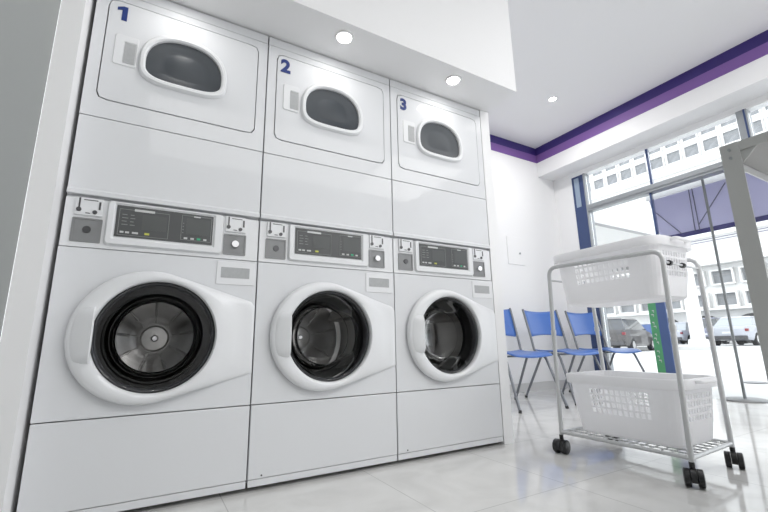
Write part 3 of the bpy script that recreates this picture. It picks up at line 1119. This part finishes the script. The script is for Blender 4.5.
# green and blue sign
sg = thing('vertical_sign', 'tall narrow green and blue sign panel standing beyond the trolley', 'sign', (4.86, 0.488, 0))
obj('blue_half', B(-0.010, 0.010, -0.082, 0.005, 0.0, 1.02), M['signblue'], sg)
gh = obj('green_half', B(-0.010, 0.010, 0.005, 0.082, 0.0, 1.02), M['signgreen'], sg)
bm = bmesh.new()
for k, z in enumerate((0.84, 0.80, 0.72, 0.68, 0.60, 0.56, 0.52, 0.43, 0.38, 0.34)):
    a = 0.030 + 0.007 * (k % 3)
    bx(bm, -0.0112, -0.0099, a, a + 0.018 + 0.006 * (k % 2), z, z + 0.010)
    bx(bm, -0.0112, -0.0099, a, a + 0.005, z - 0.016, z - 0.002)
paint_on(gh, bm, M['print'])

# awning
aw = thing('awning', 'purple canvas awning with a navy edge outside the window', 'awning', (5.10, 0, 0))
X0, X1_, Z0, Z1 = 0.015, 0.155, 2.10, 1.66
ya, yb = 0.52, -2.6
bm = bmesh.new()
loft(bm, [[(X0, ya, Z0), (X1_, ya, Z1), (X1_, ya, Z1 + 0.006), (X0, ya, Z0 + 0.006)], [(X0, yb, Z0), (X1_, yb, Z1), (X1_, yb, Z1 + 0.006), (X0, yb, Z0 + 0.006)]], True, True)
obj('canopy', bm, M['awning'], aw)
obj('edge_band', B(X1_ - 0.012, X1_, yb, ya, Z1 - 0.030, Z1 + 0.018), M['awnedge'], aw)
obj('cassette', B(-0.012, 0.012, yb, ya + 0.02, Z0 - 0.012, Z0 + 0.06), M['cassette'], aw)
def under(s, y):
    return (X0 + (X1_ - X0) * s - 0.010, y, Z0 + (Z1 - Z0) * s)
for p, q in ((under(0.30, 0.50), under(0.97, 0.31)), (under(0.02, 0.12), under(0.97, 0.18)), (under(0.02, 0.09), under(0.97, 0.14)),
             (under(0.10, -0.19), under(0.85, 0.13)), (under(0.02, -0.9), under(0.97, -0.85)), (under(0.02, -2.4), under(0.97, -2.35))):
    obj('support_bar', T([p, q], 0.005, 8), M['awnbar'], aw)

# neighbour's white canopy
sc_ = thing('side_canopy', 'flat white canopy projecting into the street, left of the purple awning', 'canopy', (7.0, 2.9, 0))
obj('roof_slab', B(-1.88, 0.4, -1.42, 0.3, 2.13, 2.20), M['facade'], sc_)
obj('edge_trim', B(-1.88, 0.4, -1.425, -1.4205, 2.125, 2.165), M['recess'], sc_)
obj('support_wall', B(-1.88, 0.0, 0.15, 0.3, 0.0, 2.13), M['facade'], sc_)


# drain cover
bm = bmesh.new(); tube(bm, [(0, 0, 0), (0, 0, 0.012), (0, 0, 0.016)], [0.12, 0.12, 0.10], 24)
dcv = tag(obj('drain_cover', bm, M['coin']), 'small grey round cover on the pale pavement outside', 'drain cover')
dcv.location = (6.9, 0.50, 0.0)


# buildings
def facade(name, label, x, y0, y1, z0, z1, depth, wins, wm, ledges=(), arches=()):
    t = thing(name, label, 'building', (x, 0, 0))
    obj('wall', B(0, depth, y0, y1, z0, z1), M['facade'], t)
    proto = {}
    for (y, z, w_, h_) in wins:
        key = (w_, h_)
        if key not in proto:
            bm = bmesh.new()
            # projecting surround with a sill
            e = 0.10 * w_
            def rr_(d, x):
                return [(x, -w_ / 2 - d, -h_ / 2 - d), (x, w_ / 2 + d, -h_ / 2 - d), (x, w_ / 2 + d, h_ / 2 + d), (x, -w_ / 2 - d, h_ / 2 + d)]
            rs = [rr_(e, -0.001), rr_(e, -0.35), rr_(0, -0.35), rr_(0, -0.001)]
            loft(bm, rs + [rs[0]])
            o = obj('window', bm, M['facade'], t)
            pn = obj('pane', B(-0.06, -0.002, -w_ / 2, w_ / 2, -h_ / 2, h_ / 2), wm, o)
            bm = bmesh.new()
            bx(bm, -0.10, -0.061, -w_ / 2, w_ / 2, h_ * 0.15, h_ * 0.15 + 0.07)
            obj('window_bar', bm, M['recess'], o)
            proto[key] = o
        else:
            o = copy_tree(proto[key], t)
        o.location = (0, y, z)
    for (ya_, yb_, za, zb, d) in ledges:
        obj('ledge', B(-d, -0.001, ya_, yb_, za, zb), M['facade'], t)
    for (y, z0_, w_, h_) in arches:
        bm = bmesh.new()
        n = 14
        out = [(-w_ / 2, z0_)] + [(-w_ / 2 * math.cos(PI * k / n), z0_ + h_ * 0.62 + h_ * 0.38 * math.sin(PI * k / n)) for k in range(n + 1)] + [(w_ / 2, z0_)]
        loft(bm, [[(-0.001, y + a, b_) for a, b_ in out], [(-0.05, y + a, b_) for a, b_ in out]], True, True)
        obj('garage_opening', bm, M['garage'], t)
    return t


wins = []
for r_ in range(3):
    for c_ in range(17):
        wins.append((16.5 + c_ * 2.85, 32.6 + r_ * 3.05, 2.1, 2.0))
facade('office_tower', 'tall white building with rows of square windows, seen through the top panes', 80, -10, 75, 0, 60, 10, wins, M['facade2'],
       ledges=((-10, 75, 29.6, 29.9, 0.7),))
wins = []
for c_ in range(9):
    wins.append((7.6 + c_ * 1.75, 3.25, 1.2, 0.85))
    wins.append((7.6 + c_ * 1.75, 4.85, 1.2, 0.9))
facade('apartment_building', 'low white building with garage arches and windows, across the street', 36, -12, 34, 0, 13.2, 8, wins, M['facade2'],
       ledges=((-12, 34, 5.75, 5.95, 0.9), (-12, 34, 2.5, 2.66, 0.8), (-12, 34, 7.9, 8.0, 0.5)),
       arches=((9.9, 0.18, 2.0, 2.0), (12.6, 0.18, 1.9, 2.0), (15.3, 0.18, 1.9, 2.0), (18.4, 0.18, 1.9, 2.0), (6.9, 0.18, 2.0, 2.0), (21.2, 0.18, 1.9, 2.0)))

tag(obj('street_pillar', T([(23.6, 8.12, 0.17), (23.6, 8.12, 0.5), (23.6, 8.12, 0.52), (23.6, 8.12, 7.0)], [0.45, 0.40, 0.30, 0.28], 24), M['facade'], smooth=True),
    'white round street pillar between the parked cars', 'pillar')
for k, (z, sag) in enumerate(((5.0, 0.15), (5.3, 0.35), (5.9, 0.2))):
    pts = [(22.0, -12 + 32 * s / 16, z - sag * math.sin(PI * s / 16) ** 1) for s in range(17)]
    tag(obj('overhead_cable', T(pts, 0.02, 6), M['awnbar']), ['lowest', 'middle', 'topmost'][k] + ' of three thin cables crossing the street', 'cable', 'overhead cables')
bm = B(-0.6, 0.6, -0.55, 0.55, 0.9, 1.75)
bs = thing('street_sign', 'small blue board on posts beyond the dark car', 'sign', (26.5, 12.1, 0.17))
obj('board', B(-0.04, 0.04, -0.42, 0.42, 0.55, 1.25), M['signblue'], bs)
for s in (-1, 1):
    obj('post', T([(0, s * 0.3, 0), (0, s * 0.3, 0.55)], 0.03, 8), M['facade'], bs)


def make_car(label, loc, rz, paint, L=4.3, Wd=1.78, H=1.5, glassm='carglass', suv=False):
    """heading +x, rear at -x"""
    t = thing('parked_car', label, 'car', loc, rz, 'parked cars')
    h = L / 2
    zb = 0.24
    low = 0.92 if not suv else 1.0
    # lower body: side profile stations along x with half width and top height
    st = [(-h, 0.78, 0.45, low - 0.12), (-h + 0.06, 0.9, 0.30, low), (-h + 0.5, 0.99, zb, low + 0.02), (-0.3, 1.0, zb, low), (0.7, 1.0, zb, low - 0.02), (h - 0.7, 0.97, zb, low - 0.10), (h - 0.12, 0.88, 0.28, low - 0.22), (h, 0.72, 0.4, low - 0.36)]
    rings = []
    for x, k, z0, z1 in st:
        hw = Wd / 2 * k
        rings.append([(x, -hw * 0.94, z0), (x, -hw, z0 + 0.12), (x, -hw, z0 + (z1 - z0) * 0.6), (x, -hw * 0.93, z1), (x, hw * 0.93, z1), (x, hw, z0 + (z1 - z0) * 0.6), (x, hw, z0 + 0.12), (x, hw * 0.94, z0)])
    bm = bmesh.new()
    loft(bm, rings, True, True)
    obj('body', bm, paint, t, bevel=0.03)
    # cabin glasshouse
    bx0, bx1 = (-h + 0.12, 1.05) if suv else (-h + 0.55, 0.95)
    tx0, tx1 = (-h + 0.38, 0.35) if suv else (-h + 1.15, 0.2)
    hw0, hw1 = Wd / 2 * 0.90, Wd / 2 * 0.70
    bm = bmesh.new()
    loft(bm, [[(bx0, -hw0, low - 0.02), (bx1, -hw0, low - 0.04), (bx1, hw0, low - 0.04), (bx0, hw0, low - 0.02)],
              [(tx0, -hw1, H - 0.05), (tx1, -hw1, H - 0.05), (tx1, hw1, H - 0.05), (tx0, hw1, H - 0.05)]], True, True)
    obj('glasshouse', bm, M[glassm], t, bevel=0.03)
    bm = bmesh.new()
    loft(bm, [[(tx0 - 0.05, -hw1 - 0.03, H - 0.07), (tx1 + 0.05, -hw1 - 0.03, H - 0.07), (tx1 + 0.05, hw1 + 0.03, H - 0.07), (tx0 - 0.05, hw1 + 0.03, H - 0.07)],
              [(tx0 + 0.08, -hw1 + 0.08, H), (tx1 - 0.08, -hw1 + 0.08, H), (tx1 - 0.08, hw1 - 0.08, H), (tx0 + 0.08, hw1 - 0.08, H)]], True, True)
    obj('roof', bm, paint, t, bevel=0.02)
    for s in (-1, 1):
        bm = bmesh.new()
        bx(bm, -h - 0.012, -h + 0.14, s * Wd / 2 * 0.84 - 0.07, s * Wd / 2 * 0.84 + 0.05, low - 0.24, low - 0.12)
        obj('tail_light', bm, M['taillight'], t, bevel=0.01)
    obj('rear_bumper', B(-h - 0.06, -h + 0.1, -Wd / 2 * 0.84, Wd / 2 * 0.84, 0.30, 0.48), M['darkmetal'], t, bevel=0.02)
    obj('number_plate', B(-h - 0.02, -h - 0.001, -0.2, 0.2, 0.58, 0.68), M['print'], t)
    for x in (-h + 0.75, h - 0.8):
        for s in (-1, 1):
            bm = bmesh.new()
            tube(bm, [(x, s * (Wd / 2 - 0.20), 0.31), (x, s * (Wd / 2 - 0.18), 0.31), (x, s * (Wd / 2 - 0.01), 0.31), (x, s * (Wd / 2 + 0.005), 0.31)], [0.28, 0.31, 0.31, 0.27], 24)
            wl = obj('wheel', bm, M['tyre'], t)
            bm = bmesh.new()
            cyl(bm, (x, s * (Wd / 2 + 0.003), 0.31), (x, s * (Wd / 2 + 0.012), 0.31), 0.18, 20)
            obj('hub_cap', bm, M['chrome'], wl)
    return t


make_car('dark parked car, leftmost in the street, beside the blue window frame', (20.6, 10.05, -0.001), R(12), M['cardark'], suv=True, H=1.55)
make_car('silver parked car just left of the green and blue sign', (31.6, 14.85, 0.17), 0, M['cargrey'], glassm='carglasslight')
make_car('pale parked car right of the sign, left of the white pillar', (33.2, 12.95, 0.17), 0, M['carwhite'], glassm='carglasslight')
make_car('blue grey parked car just right of the white pillar', (32.8, 10.75, 0.17), 0, M['carbluegrey'], H=1.65, suv=True)
make_car('white parked car nearest the grey table leg, rear towards the window', (26.8, 7.3, 0.17), 0, M['carwhite'], glassm='carglasslight', H=1.42)
